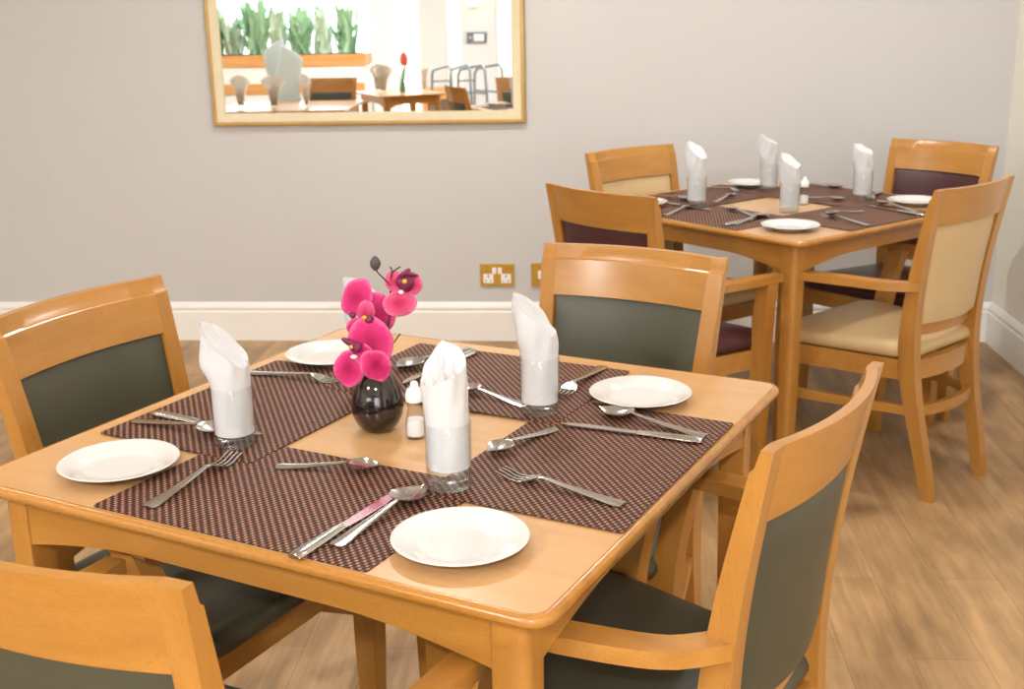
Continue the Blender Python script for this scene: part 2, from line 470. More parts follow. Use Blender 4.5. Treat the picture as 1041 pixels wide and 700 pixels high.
def chair_seat():
    bm = bmesh.new()
    base = [(-.174, .062), (.174, .062), (.264, .498), (-.264, .498)]
    c = Vector((0, .29))
    secs = []
    H = .047
    for ins, z in ((.012, 0), (.004, .006), (0, .016), (.001, .026), (.006, .036), (.016, .042), (.035, H), (.08, H + .004), (.13, H + .006), (.165, H + .007)):
        pts = []
        for (x, y) in base:
            sx, sy = (1 if x > 0 else -1), (1 if y > .3 else -1)
            pts.append((x - sx * ins, y - sy * ins))
        r = [max(.012, q - ins * .35) for q in (.03, .03, .05, .05)]
        secs.append([(x, y, SEAT_Z + z) for x, y in rounded_poly(pts, r, 6)])
    loft(bm, secs)
    return bm
def chair_frame():
    bm = bmesh.new()
    arc = lambda x1, y0, sg: [(x1 * u, y0 - sg * (1 - u * u)) for u in [-1 + q / 5 for q in range(11)]]
    o = arc(.172, .066, .026) + [(.258, .462), (-.258, .462)]
    i = arc(.150, .090, .022) + [(.232, .438), (-.232, .438)]
    z0, z1 = .352, .411
    loft(bm, [[(a[0], a[1], z0), (a[0], a[1], z1), (b[0], b[1], z1), (b[0], b[1], z0)] for a, b in zip(o, i)], closed=True)
    bev(bm, .003, 2, .9)
    return bm
lx = spline((0, .3, .43, .54, .625), (.260, .260, .263, .276, .294))
ly = spline((0, .3, .45, .625), (.432, .432, .430, .405))
def chair_leg_front(s):
    bm = bmesh.new()
    secs = []
    for z in [i * .05 for i in range(13)] + [.624]:
        x, y = lx(z), ly(z)
        w = .021 if z > .2 else .017 + .004 * z / .2
        d = w * (1.0 + (.18 if z > .35 else .5 * z * .9))
        secs.append([((x - w) * s, y - d, z), ((x + w) * s, y - d, z), ((x + w) * s, y + d, z), ((x - w) * s, y + d, z)])
    loft(bm, secs); bev(bm, .004, 2, .9)
    return bm
ax = spline((.0, .2, .42, .65, 1), (.182, .238, .268, .286, .297))
ay = spline((.0, .2, .42, .65, 1), (.060, .108, .180, .280, .455))
az = spline((.0, .5, 1), (.634, .641, .634))
def chair_arm(s):
    bm = bmesh.new()
    secs = []
    n = 16
    for k in range(n + 1):
        t = k / n
        p = Vector((ax(t), ay(t), az(t)))
        q = Vector((ax(min(1, t + .02)) - ax(max(0, t - .02)), ay(min(1, t + .02)) - ay(max(0, t - .02)), 0)).normalized()
        nrm = Vector((q.y, -q.x, 0))
        w = .0195 + .0035 * math.sin(PI * t)
        if t > .93: w *= .86
        h = .0118
        secs.append([Vector(((p + nrm * a).x * s, (p + nrm * a).y, p.z + b)) for a, b in ((-w, -h), (w, -h), (w, h), (-w, h))])
    loft(bm, secs); bev(bm, .005, 3, .9)
    return bm
def chair_stretcher_side(s):
    bm = bmesh.new()
    z = .262
    a = (xo(z) * s - .017 * s, yr(z) + .03); b = (.258 * s, .415)
    h, w = .014, .010
    loft(bm, [[(p[0] - w, p[1], z - h), (p[0] + w, p[1], z - h), (p[0] + w, p[1], z + h), (p[0] - w, p[1], z + h)] for p in (a, b)])
    bev(bm, .002, 2, .9)
    return bm
def chair_stretcher_rear():
    bm = bmesh.new()
    z, h, n = .262, .016, 12
    secs = []
    for k in range(n + 1):
        u = -1 + 2 * k / n
        x = u * (xo(z) - .025); y = yr(z) + .022 - .03 * (1 - u * u)
        secs.append([(x, y - .009, z - h), (x, y + .009, z - h), (x, y + .009, z + h), (x, y - .009, z + h)])
    loft(bm, secs); bev(bm, .002, 2, .9)
    return bm
def make_chair(name, label, vinyl, loc, rz, group):
    t = thing(name, label, 'chair', loc, rz, group)
    finish('seat', chair_seat(), vinyl, t, sharp=60)
    finish('back_panel', chair_panel(), vinyl, t, sharp=60)
    finish('top_rail', chair_rail(RAILZ, TOPZ, .024, True), WX, t)
    finish('cross_rail', chair_rail(LOWZ, PANZ, .024), WX, t)
    finish('seat_frame', chair_frame(), WX, t)
    for s in (-1, 1):
        finish('leg', chair_leg_rear(s), WZ, t)
        finish('leg', chair_leg_front(s), WZ, t)
        finish('armrest', chair_arm(s), WY, t)
        finish('stretcher', chair_stretcher_side(s), WY, t)
    finish('stretcher', chair_stretcher_rear(), WX, t)
    return t
G1 = 'dining chairs around the laid tables'
def rot(facing): return R(facing) - PI / 2
green = make_chair('dining_chair', 'olive-panelled beech armchair seen from behind, its curved armrest under the near tabletop', GREEN, (.301, 1.466, 0), rot(150.4), G1)
dup(green, (-0.952, 2.043, 0), rot(-24.6), 'olive-panelled beech armchair at the left edge of the near table, beside the left plate', G1)
dup(green, (0.077, 2.467, 0), rot(-115.5), 'olive-panelled beech armchair facing us across the near table, hiding part of the brass outlet', G1)
dup(green, (-.563, 1.003, 0), rot(71.0), 'beech armchair cut off at the lower left, its broad top rail nearest to us', G1)
burg = make_chair('dining_chair', 'beech armchair with burgundy panel seen from behind, left of the far table', BURG, (-.001, 3.309, 0), rot(46.5), G1)
dup(burg, (1.250, 4.431, 0), rot(-135.5), 'beech armchair with burgundy panel facing us behind the far table, near the room corner', G1)
beige = make_chair('dining_chair', 'beech armchair with beige seat and beige back, seen from behind right of the far table', BEIGE, (1.059, 3.40, 0), rot(135.0), G1)
dup(beige, (0.111, 4.320, 0), rot(-49.1), 'beech armchair with pale beige panel facing us behind the left corner of the far table', G1)

# ------------------------------------------------------------------ tables
TZ = .75
def make_table(name, label, loc, rz, hx, hy, group=None):
    t = thing(name, label, 'table', loc, rz, group)
    bm = bmesh.new()
    o = rounded_poly([(-hx, -hy), (hx, -hy), (hx, hy), (-hx, hy)], .022, 8)
    loft(bm, [[(x, y, z) for x, y in o] for z in (TZ - .0155, TZ)])
    finish('tabletop', bm, LAM, t, sharp=30)
    bm = bmesh.new()
    prof = [(0, -.0155), (.006, -.0165), (.0095, -.015), (.0108, -.011), (.0104, -.0065), (.0085, -.003), (.0068, -.0022), (.0058, -.0008), (.003, .0002), (.0006, .0004), (0, .0001)]
    ring = []
    for a, z in prof:
        ring.append([(x, y, TZ + z) for x, y in rounded_poly([(-hx - a, -hy - a), (hx + a, -hy - a), (hx + a, hy + a), (-hx - a, hy + a)], .022 + a, 8)])
    n = len(ring[0])
    loft(bm, [[r[k] for r in ring] for k in range(n)], closed=True)
    finish('edge_band', bm, EDGE, t, sharp=50)
    L = .048
    ox, oy = hx - .031, hy - .024
    for sx, sy in ((-1, -1), (1, -1), (1, 1), (-1, 1)):
        bm = bmesh.new()
        secs = []
        for z, k in ((0, .80), (.3, .92), (.62, 1.0), (TZ - .016, 1.0)):
            l = L * k
            p = [(0, 0), (-l, 0), (-l, -l), (0, -l)]
            q = rounded_poly(p, [.016, .004, .004, .004], 5)
            if sx * sy < 0: q = q[::-1]
            secs.append([(sx * (ox + a), sy * (oy + b), z) for a, b in q])
        loft(bm, secs)
        finish('leg', bm, WZ, t)
    # aprons with an arched lower edge
    def apron(length, place):
        bm = bmesh.new()
        secs = []
        n = 24
        for k in range(n + 1):
            u = -1 + 2 * k / n
            e = max(0, (abs(u) - .45) / .55)
            z0 = TZ - .016 - .058 - .028 * e ** 1.6
            x = u * length
            secs.append([(x, 0, z0), (x, .02, z0), (x, .02, TZ - .016), (x, 0, TZ - .016)])
        for s in secs:
            for i, p in enumerate(s): s[i] = place(p)
        loft(bm, secs)
        return bm
    ins = .004
    finish('apron', apron(hx - .077, lambda p: (p[0], -oy + ins + p[1], p[2])), WX, t)
    finish('apron', apron(hx - .077, lambda p: (p[0], oy - ins - p[1], p[2])), WX, t)
    finish('apron', apron(hy - .070, lambda p: (-ox + ins + p[1], p[0], p[2])), WY, t)
    finish('apron', apron(hy - .070, lambda p: (ox - ins - p[1], p[0], p[2])), WY, t)
    return t
HALF = .4686
T1C, T1A = Vector((-.301, 1.808, 0)), R(21.051 - 45)
T2C, T2A = Vector((.603, 4.029, 0)), R(-2.931 - 45)
GT = 'square beech tables laid for four'
make_table('dining_table', 'square beech dining table in front, laid for four with a black vase of orchids', T1C, T1A, HALF, HALF, GT)
make_table('dining_table', 'square beech dining table further back, laid for four without flowers', T2C, T2A, HALF, HALF, GT)
def on(T, i, j, z=0):
    c, a = (T1C, T1A) if T == 1 else (T2C, T2A)
    return Vector((c.x + i * math.cos(a) - j * math.sin(a), c.y + i * math.sin(a) + j * math.cos(a), TZ + z))
ANG = {1: T1A, 2: T2A}

# ------------------------------------------------------------------ placemats
def placemat(T, i0, i1, j0, j1, lev, label, bend=0):
    bm = bmesh.new()
    hx, hy = (i1 - i0) / 2, (j1 - j0) / 2
    o = rounded_poly([(-hx, -hy), (hx, -hy), (hx, hy), (-hx, hy)], .006, 3)
    z = lev * .0013
    loft(bm, [[(x, y, 0) for x, y in o], [(x, y, .0012) for x, y in o]])
    ob = finish('placemat', bm, WEAVE, loc=on(T, (i0 + i1) / 2, (j0 + j1) / 2, .0005 + z), rz=ANG[T])
    tag(ob, label, 'placemat', 'woven brown placemats')
placemat(1, -.225, .233, -.466, -.166, 0, 'brown woven placemat at the near edge of the near table, under the pink-tinged knife')
placemat(1, .165, .468, -.232, .230, 1, 'brown woven placemat on the near table next to the chair with its back to us')
placemat(1, -.440, -.128, -.248, .205, 1, 'brown woven placemat on the near table before the left olive chair')
placemat(1, -.249, .210, .100, .420, 2, 'brown woven placemat on the near table before the olive chair facing us')
placemat(2, -.225, .233, -.464, -.166, 0, 'brown woven placemat on the far table before the burgundy chair seen from behind')
placemat(2, .165, .466, -.232, .230, 1, 'brown woven placemat on the far table before the beige chair seen from behind')
placemat(2, -.440, -.128, -.248, .205, 1, 'brown woven placemat on the far table before the beige chair facing us')
placemat(2, -.249, .210, .100, .440, 2, 'brown woven placemat on the far table before the burgundy chair facing us')
MAT_TOP = .0046

# ------------------------------------------------------------------ plates
def plate_mesh():
    bm = bmesh.new()
    lathe(bm, [(0, .004), (.040, .004), (.050, .0045), (.054, .0055), (.058, .0078), (.070, .0125), (.084, .0165), (.0868, .0170), (.0878, .0162), (.0868, .0150),
               (.072, .0105), (.060, .0055), (.052, .0015), (.050, 0), (.045, 0), (.044, .0015), (0, .0015)], 56)
    return bm
GP = 'white side plates on the tables'
plate = None
for T, i, j, lev, lab in (
    (1, .299, -.354, .0006, 'white side plate on the bare front corner of the near table'),
    (1, -.292, -.348, .0006, 'white side plate on the left corner of the near table'),
    (1, .284, .283, .0006, 'white side plate on the right corner of the near table, by the large spoon'),
    (1, -.350, .258, .0006, 'white side plate half hidden behind the pink orchid'),
    (2, .323, -.330, .0006, 'white side plate on the front corner of the far table'),
    (2, .304, .330, .0006, 'white side plate on the far table before the burgundy panel'),
    (2, -.332, .245, .0031, 'white side plate at the back of the far table, behind the napkins'),
    (2, -.300, -.343, .0006, 'white side plate on the far table mostly hidden by the burgundy chair')):
    if plate is None:
        plate = finish('side_plate', plate_mesh(), PLATE, sharp=60); o = plate
    else:
        o = plate.copy(); COL.objects.link(o)
    o.location = on(T, i, j, lev)
    tag(o, lab, 'plate', GP)

# ------------------------------------------------------------------ tumblers and napkins
GH, GR = .098, .033
def make_tumbler(label, loc):
    bm = bmesh.new()
    lathe(bm, [(.0285, .001), (.0318, .003), (.0322, .012), (GR - .0003, GH * .6), (GR, GH - .0012), (GR - .0006, GH), (GR - .0014, GH - .0012), (GR - .0018, GH * .6), (.0300, .016)], 48)
    t = finish('tumbler', bm, GLASS_WALL, sharp=60, loc=loc)
    tag(t, label, 'glass', 'glass tumblers holding napkins')
    bm = bmesh.new()
    lathe(bm, [(0, .0005), (.028, .0005), (.0302, .0025), (.0306, .010), (.0297, .0155), (.026, .0145), (.018, .0130), (0, .0125)], 48)
    finish('glass_base', bm, GLASS_BASE, t, sharp=60)
    return t
def make_napkin(label, loc, phi, hi, lo, bulge, seed, turns=2.4, lean=(0, 0), nick=0, zb=.021):
    """a cloth rolled into an upright cone-like roll with a slanting top edge"""
    rnd = random.Random(seed)
    ph = [rnd.uniform(0, 6.28) for _ in range(6)]
    bm = bmesh.new()
    n, m = 96, 26
    inside = GR - .0026
    rows = []
    cap = []
    for k in range(n):
        th = phi + 2 * PI * k / n
        d = math.cos(th - phi)
        h_top = lo + (hi - lo) * (1 + d) / 2 + .0016 * math.sin(4 * th + ph[0]) - nick * max(0, math.cos(th - PI) - .1)
        seam = ((th - phi + ph[5]) % (2 * PI)) / (2 * PI)      # the loose edge of the roll
        row = []
        for q in range(m + 1):
            v = q / m
            z = zb + (h_top - zb) * v
            up = max(0, min(1, (z - GH * .95) / .04))
            up = up * up * (3 - 2 * up)
            r = inside + bulge * up * (.62 + .38 * d)
            tp = max(0, (z - lo) / max(hi - lo, .01))
            r *= 1 - .16 * tp ** 1.6
            wr = .0017 * math.sin(3 * th + 38 * z + ph[1]) + .0011 * math.sin(7 * th - 60 * z + ph[2]) + .0006 * math.sin(90 * z + 2 * th + ph[3])
            r += wr * (up * .9 + .12) - .0022 * seam * up
            row.append(Vector((r * math.cos(th) + lean[0] * up * (z - GH) * 6, r * math.sin(th) + lean[1] * up * (z - GH) * 6, z)))
        rows.append(row)
    top = [row[-1] for row in rows]
    cen = sum(top, Vector()) / n
    pv = Vector((-math.sin(phi), math.cos(phi), 0))            # across the folds
    layers = []
    for f in (.06, .16, .28, .42, .58, .75, .9):
        lay = []
        for p_ in top:
            q_ = p_.lerp(cen, f)
            a = (q_ - cen).dot(pv)
            lay.append(q_ + Vector((0, 0, (.0048 * math.cos(a * 2 * PI / .0150 + ph[4]) - .0060) * min(1, f * 5))))
        layers.append(lay)
    vr = [[bm.verts.new(p_) for p_ in row] for row in rows]
    for k in range(n):
        a, b = vr[k], vr[(k + 1) % n]
        for q in range(m):
            bm.faces.new((a[q], b[q], b[q + 1], a[q + 1]))
    prev = [row[-1] for row in vr]
    for lay in layers:
        cur = [bm.verts.new(p_) for p_ in lay]
        for k in range(n):
            w_ = (k + 1) % n
            bm.faces.new((prev[k], prev[w_], cur[w_], cur[k]))
        prev = cur
    bm.faces.new(prev)
    bm.faces.new([row[0] for row in vr][::-1])
    o = finish('napkin', bm, CLOTH, loc=loc, sharp=70)
    tag(o, label, 'napkin', 'rolled white napkins standing in tumblers')
    return o
def setting(px, py, label_g, label_n, lev, phi, hi, lo, bulge, seed, lean=(0, 0), pos=None, nick=0, zb=.021):
    p = pos if pos is not None else at(px, py, TZ)
    p = Vector((p.x, p.y, TZ + lev))
    make_tumbler(label_g, p)
    make_napkin(label_n, p, phi, hi, lo, bulge, seed, lean=lean, nick=nick, zb=zb)
L1, L2 = .0029, .0042
setting(240, 453, 'glass tumbler in front of the left olive chair', 'white napkin roll with a tall left peak, before the left olive chair', L1, R(172), .197, .128, .009, 1, (-.014, 0))
setting(457, 496, 'glass tumbler standing just behind the front plate', 'white napkin roll with a rounded top in the tumbler behind the front plate', L1, R(100), .207, .166, .004, 2, (-.006, 0), None, .035, .032)
setting(549, 421, 'glass tumbler before the olive chair that faces us', 'white napkin roll with a double peak before the olive chair that faces us', L2, R(165), .202, .136, .006, 3, (-.016, 0))
setting(0, 0, 'glass tumbler behind the orchid, almost wholly hidden', 'white napkin roll behind the orchid, only its tip showing beside a petal', L2, R(165), .196, .15, .008, 4, (-.012, 0), on(1, -.185, .150))
setting(708, 210, 'glass tumbler on the far table nearest the burgundy chair seen from behind', 'leftmost white napkin roll on the far table', L1, R(140), .213, .160, .008, 5, (-.006, 0))
setting(781, 195, 'glass tumbler furthest back on the far table', 'white napkin roll standing furthest back on the far table', L2, R(170), .203, .165, .008, 6, (-.010, 0))
setting(802, 216, 'glass tumbler behind the front plate of the far table', 'white napkin roll behind the front plate of the far table', .0003, R(140), .192, .145, .006, 7, (-.01, 0))
setting(876, 204, 'glass tumbler on the far table before the burgundy chair facing us', 'rightmost white napkin roll on the far table', L2, R(140), .188, .155, .006, 8, (-.01, 0))

# ------------------------------------------------------------------ cutlery (handle end at x=0, tip at x=L, lying on z=0)
def blade_strip(bm, stations, thick):
    """stations: (x, half width, z centre, dish) cross sections of a flat utensil"""
    secs = []
    for x, w, z, dish in stations:
        t = thick / 2
        top = []; bot = []
        for a in (-1, -.6, -.2, .2, .6, 1):
            zz = z + dish * (a * a)
            e = t * (1 - .55 * abs(a) ** 3)
            top.append((x, a * w, zz + e)); bot.append((x, a * w, zz - e))
        secs.append(top + bot[::-1])
    loft(bm, secs)
def handle_st(L0, neck, zr):
    """handle from its end to the neck: flared end, slim waist, arched"""
    return [(0, .0075, .0030, -.0006), (.002, .0105, .0030, -.0008), (.008, .0118, .0032, -.0010), (.020, .0112, .0036, -.0010), (.045, .0090, .0055, -.0010),
            (L0 * .45, .0066, .0090, -.0008), (L0 * .60, .0048, .0120, -.0005), (neck, .0042, zr, -.0002)]
def spoon_mesh(L):
    k = L / .20
    bm = bmesh.new()
    st = [(x, w * (.6 + .4 * k), z, d) for x, w, z, d in handle_st(L, L * .645, .0125)]
    b0, b1, W, depth = L * .675, L, .0262 * k, .0098 * k
    n = 13
    for i in range(n):
        u = i / (n - 1)
        x = b0 + (b1 - b0) * u
        w = W * max(.12, math.sin(PI * (.06 + .94 * u) ** .82)) if 0 < u < 1 else (.004 if u == 0 else .003)
        f = math.sin(PI * min(1, max(0, u))) ** .8
        rim = .0132 - .0030 * u
        z = rim - depth * f + .0008
        st.append((x, w, max(z, .0013), min(depth * f, rim - .0013)))
    blade_strip(bm, st, .0024)
    return bm
def fork_mesh(L):
    bm = bmesh.new()
    st = handle_st(L, L * .64, .0125) + [(L * .68, .0055, .0118, 0), (L * .71, .0118, .0090, .0005), (L * .745, .0143, .0058, .001), (L * .775, .0147, .0038, .001)]
    blade_strip(bm, st, .0024)
    x0 = L * .772
    for t in (-1.5, -.5, .5, 1.5):
        y = t * .0080
        secs = []
        for u in (0, .25, .5, .75, .94, 1):
            x = x0 + (L - x0) * u
            z = .0036 - .0022 * math.sin(PI * min(u * 1.3, 1)) + .0085 * max(0, u - .25) ** 1.6
            w = .0023 - .0008 * u
            secs.append([(x, y - w, z - .0010), (x, y + w, z - .0010), (x, y + w, z + .0010), (x, y - w, z + .0010)])
        loft(bm, secs)
    return bm
def knife_meshes(L):
    bm = bmesh.new()
    hl = L * .44
    secs = []
    for x, w, h in ((0, .0080, .0034), (.003, .0105, .0046), (.02, .0108, .0050), (hl * .6, .0092, .0048), (hl * .92, .0072, .0042), (hl, .0075, .0034)):
        secs.append([(x, w * math.cos(a), .0045 + h * math.sin(a)) for a in [2 * PI * q / 10 for q in range(10)]])
    loft(bm, secs)
    b2 = bmesh.new()
    secs = []
    for x, y0, y1 in ((hl - .002, -.0055, .0055), (hl + .01, -.0085, .0060), (hl + .05, -.0105, .0062), (L * .80, -.0105, .0064), (L * .92, -.0085, .0060), (L * .975, -.004, .0050), (L, .0015, .0035)):
        secs.append([(x, y0, .0036), (x, y0, .0043), (x, y1, .0050), (x, y1, .0030)])
    loft(b2, secs)
    return bm, b2
MASTERS = {}
GC = {'fork': 'forks laid on the placemats', 'dessert_spoon': 'dessert spoons laid across the placemats', 'table_spoon': 'large spoons beside the knives', 'knife': 'knives laid on the placemats'}
LEN = {'fork': .205, 'dessert_spoon': .160, 'table_spoon': .200, 'knife': .235}
def cutlery(kind, h, t, label, lev=.0036, tilt=0):
    """h, t: pixels of the handle end and of the tip"""
    a, b = at(h[0], h[1], TZ + .006), at(t[0], t[1], TZ + .006)
    mid = (a + b) / 2; d = b - a
    rz = math.atan2(d.y, d.x)
    L = LEN[kind]
    p = Vector((mid.x - math.cos(rz) * L / 2, mid.y - math.sin(rz) * L / 2, TZ + lev))
    if kind not in MASTERS:
        if kind == 'knife':
            hm, bmm = knife_meshes(L)
            o = finish('knife', hm, STEEL, sharp=50)
            finish('blade', bmm, STEEL, o, sharp=20)
        elif kind == 'fork': o = finish('fork', fork_mesh(L), STEEL, sharp=50)
        else: o = finish(kind, spoon_mesh(L), STEEL, sharp=60)
        MASTERS[kind] = o
    else:
        src = MASTERS[kind]
        o = src.copy(); COL.objects.link(o)
        for ch in list(src.children):
            c = ch.copy(); COL.objects.link(c); c.parent = o
    o.location = p; o.rotation_euler.z = rz
    tag(o, label, {'fork': 'fork', 'knife': 'knife'}.get(kind, 'spoon'), GC[kind])
    return o
M0, M1, M2 = .0018, .0031, .0044
cutlery('fork', (143, 518), (245, 459), 'fork on the near table pointing at the left tumbler, beside the left plate', M0)
cutlery('dessert_spoon', (280, 472), (389, 477), 'dessert spoon lying crosswise on the mat between the vase and the pink-tinged knife', M0)
cutlery('knife', (308, 560), (398, 503), 'knife with a pink reflection on its blade, on the near mat beside the front plate', M0)
cutlery('table_spoon', (338, 554), (432, 497), 'large spoon beside the pink-tinged knife, its bowl by the front plate', M0)
cutlery('fork', (641, 514), (503, 479), 'fork to the right of the front plate, tines toward the tumbler', M1)
cutlery('dessert_spoon', (561, 436), (499, 462), 'dessert spoon between the two right-hand tumblers, tilted toward the fork', M1)
cutlery('table_spoon', (718, 443), (609, 418), 'large spoon with its bowl against the right plate', M1)
cutlery('knife', (718, 449), (565, 430), 'long knife parallel to the large spoon below the right plate', M1)
cutlery('fork', (611, 374), (569, 403), 'fork half hidden behind the tumbler that stands by the right plate', M2)
cutlery('dessert_spoon', (530, 411), (470, 397), 'dessert spoon whose bowl is hidden behind the round-topped napkin', M2)
cutlery('table_spoon', (472, 355), (408, 376), 'dark-bowled large spoon behind the salt shaker, on the back mat of the near table', M2)
cutlery('knife', (487, 356), (404, 393), 'knife at the back of the near table whose handle shows above the round-topped napkin', M2)
cutlery('fork', (262, 379), (341, 387), 'fork on the left mat of the near table, pointing at the pink orchid', M1)
cutlery('knife', (152, 419), (270, 443), 'knife on the left mat running behind the left tumbler', M1)
cutlery('table_spoon', (140, 427), (232, 441), 'large spoon next to the knife on the left mat, ending at the left tumbler', M1)
# the far table
cutlery('fork', (668, 220), (714, 207), 'fork on the far table running under the leftmost napkin', M0)
cutlery('dessert_spoon', (776, 221), (733, 211), 'dessert spoon across the mat in front of the far table centre', M0)
cutlery('knife', (729, 230), (789, 217), 'knife on the far table left of its front plate', M0)
cutlery('table_spoon', (740, 229), (785, 217), 'large spoon on the far table with its bowl at the front plate', M0)
cutlery('dessert_spoon', (720, 207), (752, 197), 'dessert spoon on the far table between its two left napkins', M1)
cutlery('fork', (718, 190), (752, 194), 'fork at the back left of the far table, before the back plate', M1)
cutlery('table_spoon', (662, 198), (704, 204), 'large spoon with dark bowl left of the leftmost napkin', M1)
cutlery('knife', (672, 206), (720, 213), 'knife on the far table beside the half-hidden plate', M1)
cutlery('fork', (890, 230), (830, 218), 'fork on the far table right of its front plate', M1)
cutlery('dessert_spoon', (878, 214), (838, 219), 'dessert spoon with dark bowl on the far table right of the salt shaker', M1)
cutlery('table_spoon', (938, 216), (886, 205), 'large spoon on the far table with its bowl by the right plate', M1)
cutlery('knife', (940, 219), (880, 209), 'knife on the far table below the right plate', M1)
cutlery('dessert_spoon', (820, 201), (853, 204), 'dessert spoon with dark bowl behind the far salt shaker', M2)
cutlery('table_spoon', (815, 187), (850, 191), 'large spoon at the back edge of the far table', M2)
cutlery('fork', (897, 194), (880, 205), 'fork just behind the rightmost napkin', M2)

# ------------------------------------------------------------------ salt shakers
def make_shaker(name, label, loc):
    t = thing(name, label, 'shaker', loc, 0, 'glass salt shakers')
    bm = bmesh.new()
    lathe(bm, [(0, 0), (.0145, 0), (.0165, .003), (.0165, .022), (.0145, .032), (.0118, .046), (.0120, .060), (.0108, .060), (.0106, .046), (.013, .032), (.0150, .022), (.0150, .004), (0, .004)], 32)
    finish('glass_body', bm, thin_glass('shaker_glass', (.93, .93, .93)), t, sharp=60)
    bm = bmesh.new()
    lathe(bm, [(0, .0045), (.0142, .0045), (.0146, .021), (.0124, .031), (0, .033)], 32)
    finish('salt', bm, SALT_M, t, sharp=60)
    bm = bmesh.new()
    lathe(bm, [(0, .060), (.0135, .060), (.0145, .063), (.0142, .072), (.0115, .080), (.0062, .084), (.0058, .090), (.0035, .0925), (0, .093)], 32)
    finish('cap', bm, CAP_M, t, sharp=50)
    return t
sh = make_shaker('salt_shaker', 'glass salt shaker with white cap beside the black vase', at(423, 444, TZ) + Vector((0, 0, .0004)))
p = at(817, 208, TZ)
dup(sh, (p.x, p.y, TZ + .0004), 0, 'glass salt shaker with white cap in the middle of the far table')

# ------------------------------------------------------------------ vase with orchid
VP = at(385, 436, TZ)
bm = bmesh.new()
lathe(bm, [(0, 0), (.022, 0), (.0255, .002), (.034, .012), (.0405, .026), (.0425, .040), (.0410, .055), (.0362, .072), (.0300, .086), (.0228, .099), (.0165, .110), (.0130, .120), (.0132, .126), (.0148, .130), (.0135, .1305), (.0110, .126), (.0105, .116), (.014, .100), (.0, .088)], 48)
tag(finish('vase', bm, VASE_M, sharp=60, loc=(VP.x, VP.y, TZ + .0004)), 'black glazed teardrop vase holding the pink orchid', 'vase')
ORC = thing('orchid', 'pink artificial orchid spray with a dark bud standing in the black vase', 'flower', (VP.x, VP.y, TZ + .09))
OY = VP.y
def opt(px, py, dy=0):
    q = aty(px, py, OY + dy)
    return q - Vector(ORC.location)
def petal(mat, px, py, wpx, hpx, ang, dy, nrm=(0, -1, .2), cup=.16, name='petal', notch=0, ruff=.13, seed=0):
    """a rounded petal: its base sits at one end; ang turns it in the picture plane"""
    bm = bmesh.new()
    c = opt(px, py, dy)
    k = 1.0 / 624.0
    W, H = wpx * k * .56, hpx * k * .56
    nv = Vector(nrm).normalized()
    a = Vector((0, 0, 1)); u = a.cross(nv).normalized() * 1.0; v = nv.cross(u)
    ca, sa = math.cos(R(ang)), math.sin(R(ang))
    u, v = u * ca + v * sa, -u * sa + v * ca
    rn, an = 7, 30
    rnd = random.Random(seed + int(px * 7 + py)); p0, p1 = rnd.uniform(0, 6), rnd.uniform(0, 6)
    def P(r, t):
        shape = 1 - notch * max(0, math.cos(t - PI / 2)) ** 6 - .10 * max(0, math.cos(t + PI / 2)) ** 2
        x, y = r * shape * math.cos(t) * W * (1 - .12 * max(0, -math.sin(t))), r * shape * math.sin(t) * H
        z = -cup * (W + H) / 2 * (r ** 2) + ruff * (W + H) / 2 * r ** 3 * math.sin(4 * t + p0) + .03 * W * math.sin(3 * t + p1) * r - .05 * W * math.exp(-(x / (W * .18)) ** 2) * (1 - r * .5)
        return c + u * x + v * y + nv * z
    lay = bm.verts.layers.float.new('reach')
    rows = [[bm.verts.new(P(0, 0))]] + [[bm.verts.new(P(i / rn, 2 * PI * q / an)) for q in range(an)] for i in range(1, rn + 1)]
    for i_, ring_ in enumerate(rows):
        for v_ in ring_: v_[lay] = i_ / rn
    for q in range(an):
        bm.faces.new((rows[0][0], rows[1][q], rows[1][(q + 1) % an]))
    for a_, b_ in zip(rows[1:], rows[2:]):
        for q in range(an):
            w_ = (q + 1) % an
            bm.faces.new((a_[q], b_[q], b_[w_], a_[w_]))
    o = finish(name, bm, mat, ORC, sharp=80)
    md = o.modifiers.new('thickness', 'SOLIDIFY'); md.thickness = .0008
    return o
# upper left bloom
petal(PINK, 361, 303, 29, 38, -32, .004, (-.25, -1, .25))
petal(PINK, 386, 319, 29, 40, 18, .006, (.35, -1, .1))
petal(PINK, 363, 334, 20, 22, 160, -.002, (-.1, -1, -.1))
petal(PINK, 378, 332, 24, 18, 100, -.001, (.1, -1, -.3))
petal(PINK_PALE, 371, 318, 16, 22, -10, -.010, (0, -1, .1), cup=.5, name='lip')
petal(PLUM, 357, 321, 7, 6, 30, -.014, (-.3, -1, 0), cup=.8, name='lip')
petal(PLUM, 375, 326, 9, 9, 0, -.018, (.1, -1, 0), cup=.8, name='lip')
petal(YELLOW, 370, 323, 4.2, 4.2, 0, -.022, (0, -1, .2), cup=.8, name='heart')
# lower left bloom
petal(PINK, 377, 350, 40, 50, 12, -0.024, (.15, -1, .15))
petal(PINK, 354, 374, 29, 36, 165, -0.030, (-.2, -1, .1))
petal(PINK, 383, 372, 33, 28, 120, -0.032, (.3, -1, -.1))
petal(PINK, 368, 362, 22, 26, 40, -0.027, (0, -1, 0))
petal(PLUM, 353, 348, 15, 6, -20, -0.040, (-.2, -1, .2), cup=.6, name='lip')
petal(PLUM, 360, 355, 11, 11, 0, -0.042, (-.1, -1, 0), cup=.9, name='lip')
petal(YELLOW, 356.5, 353, 3.6, 4, 0, -0.048, (0, -1, .2), cup=.8, name='heart')
petal(PALE, 359, 363, 6, 4, 0, -0.048, (0, -1, .2), cup=.8, name='column')
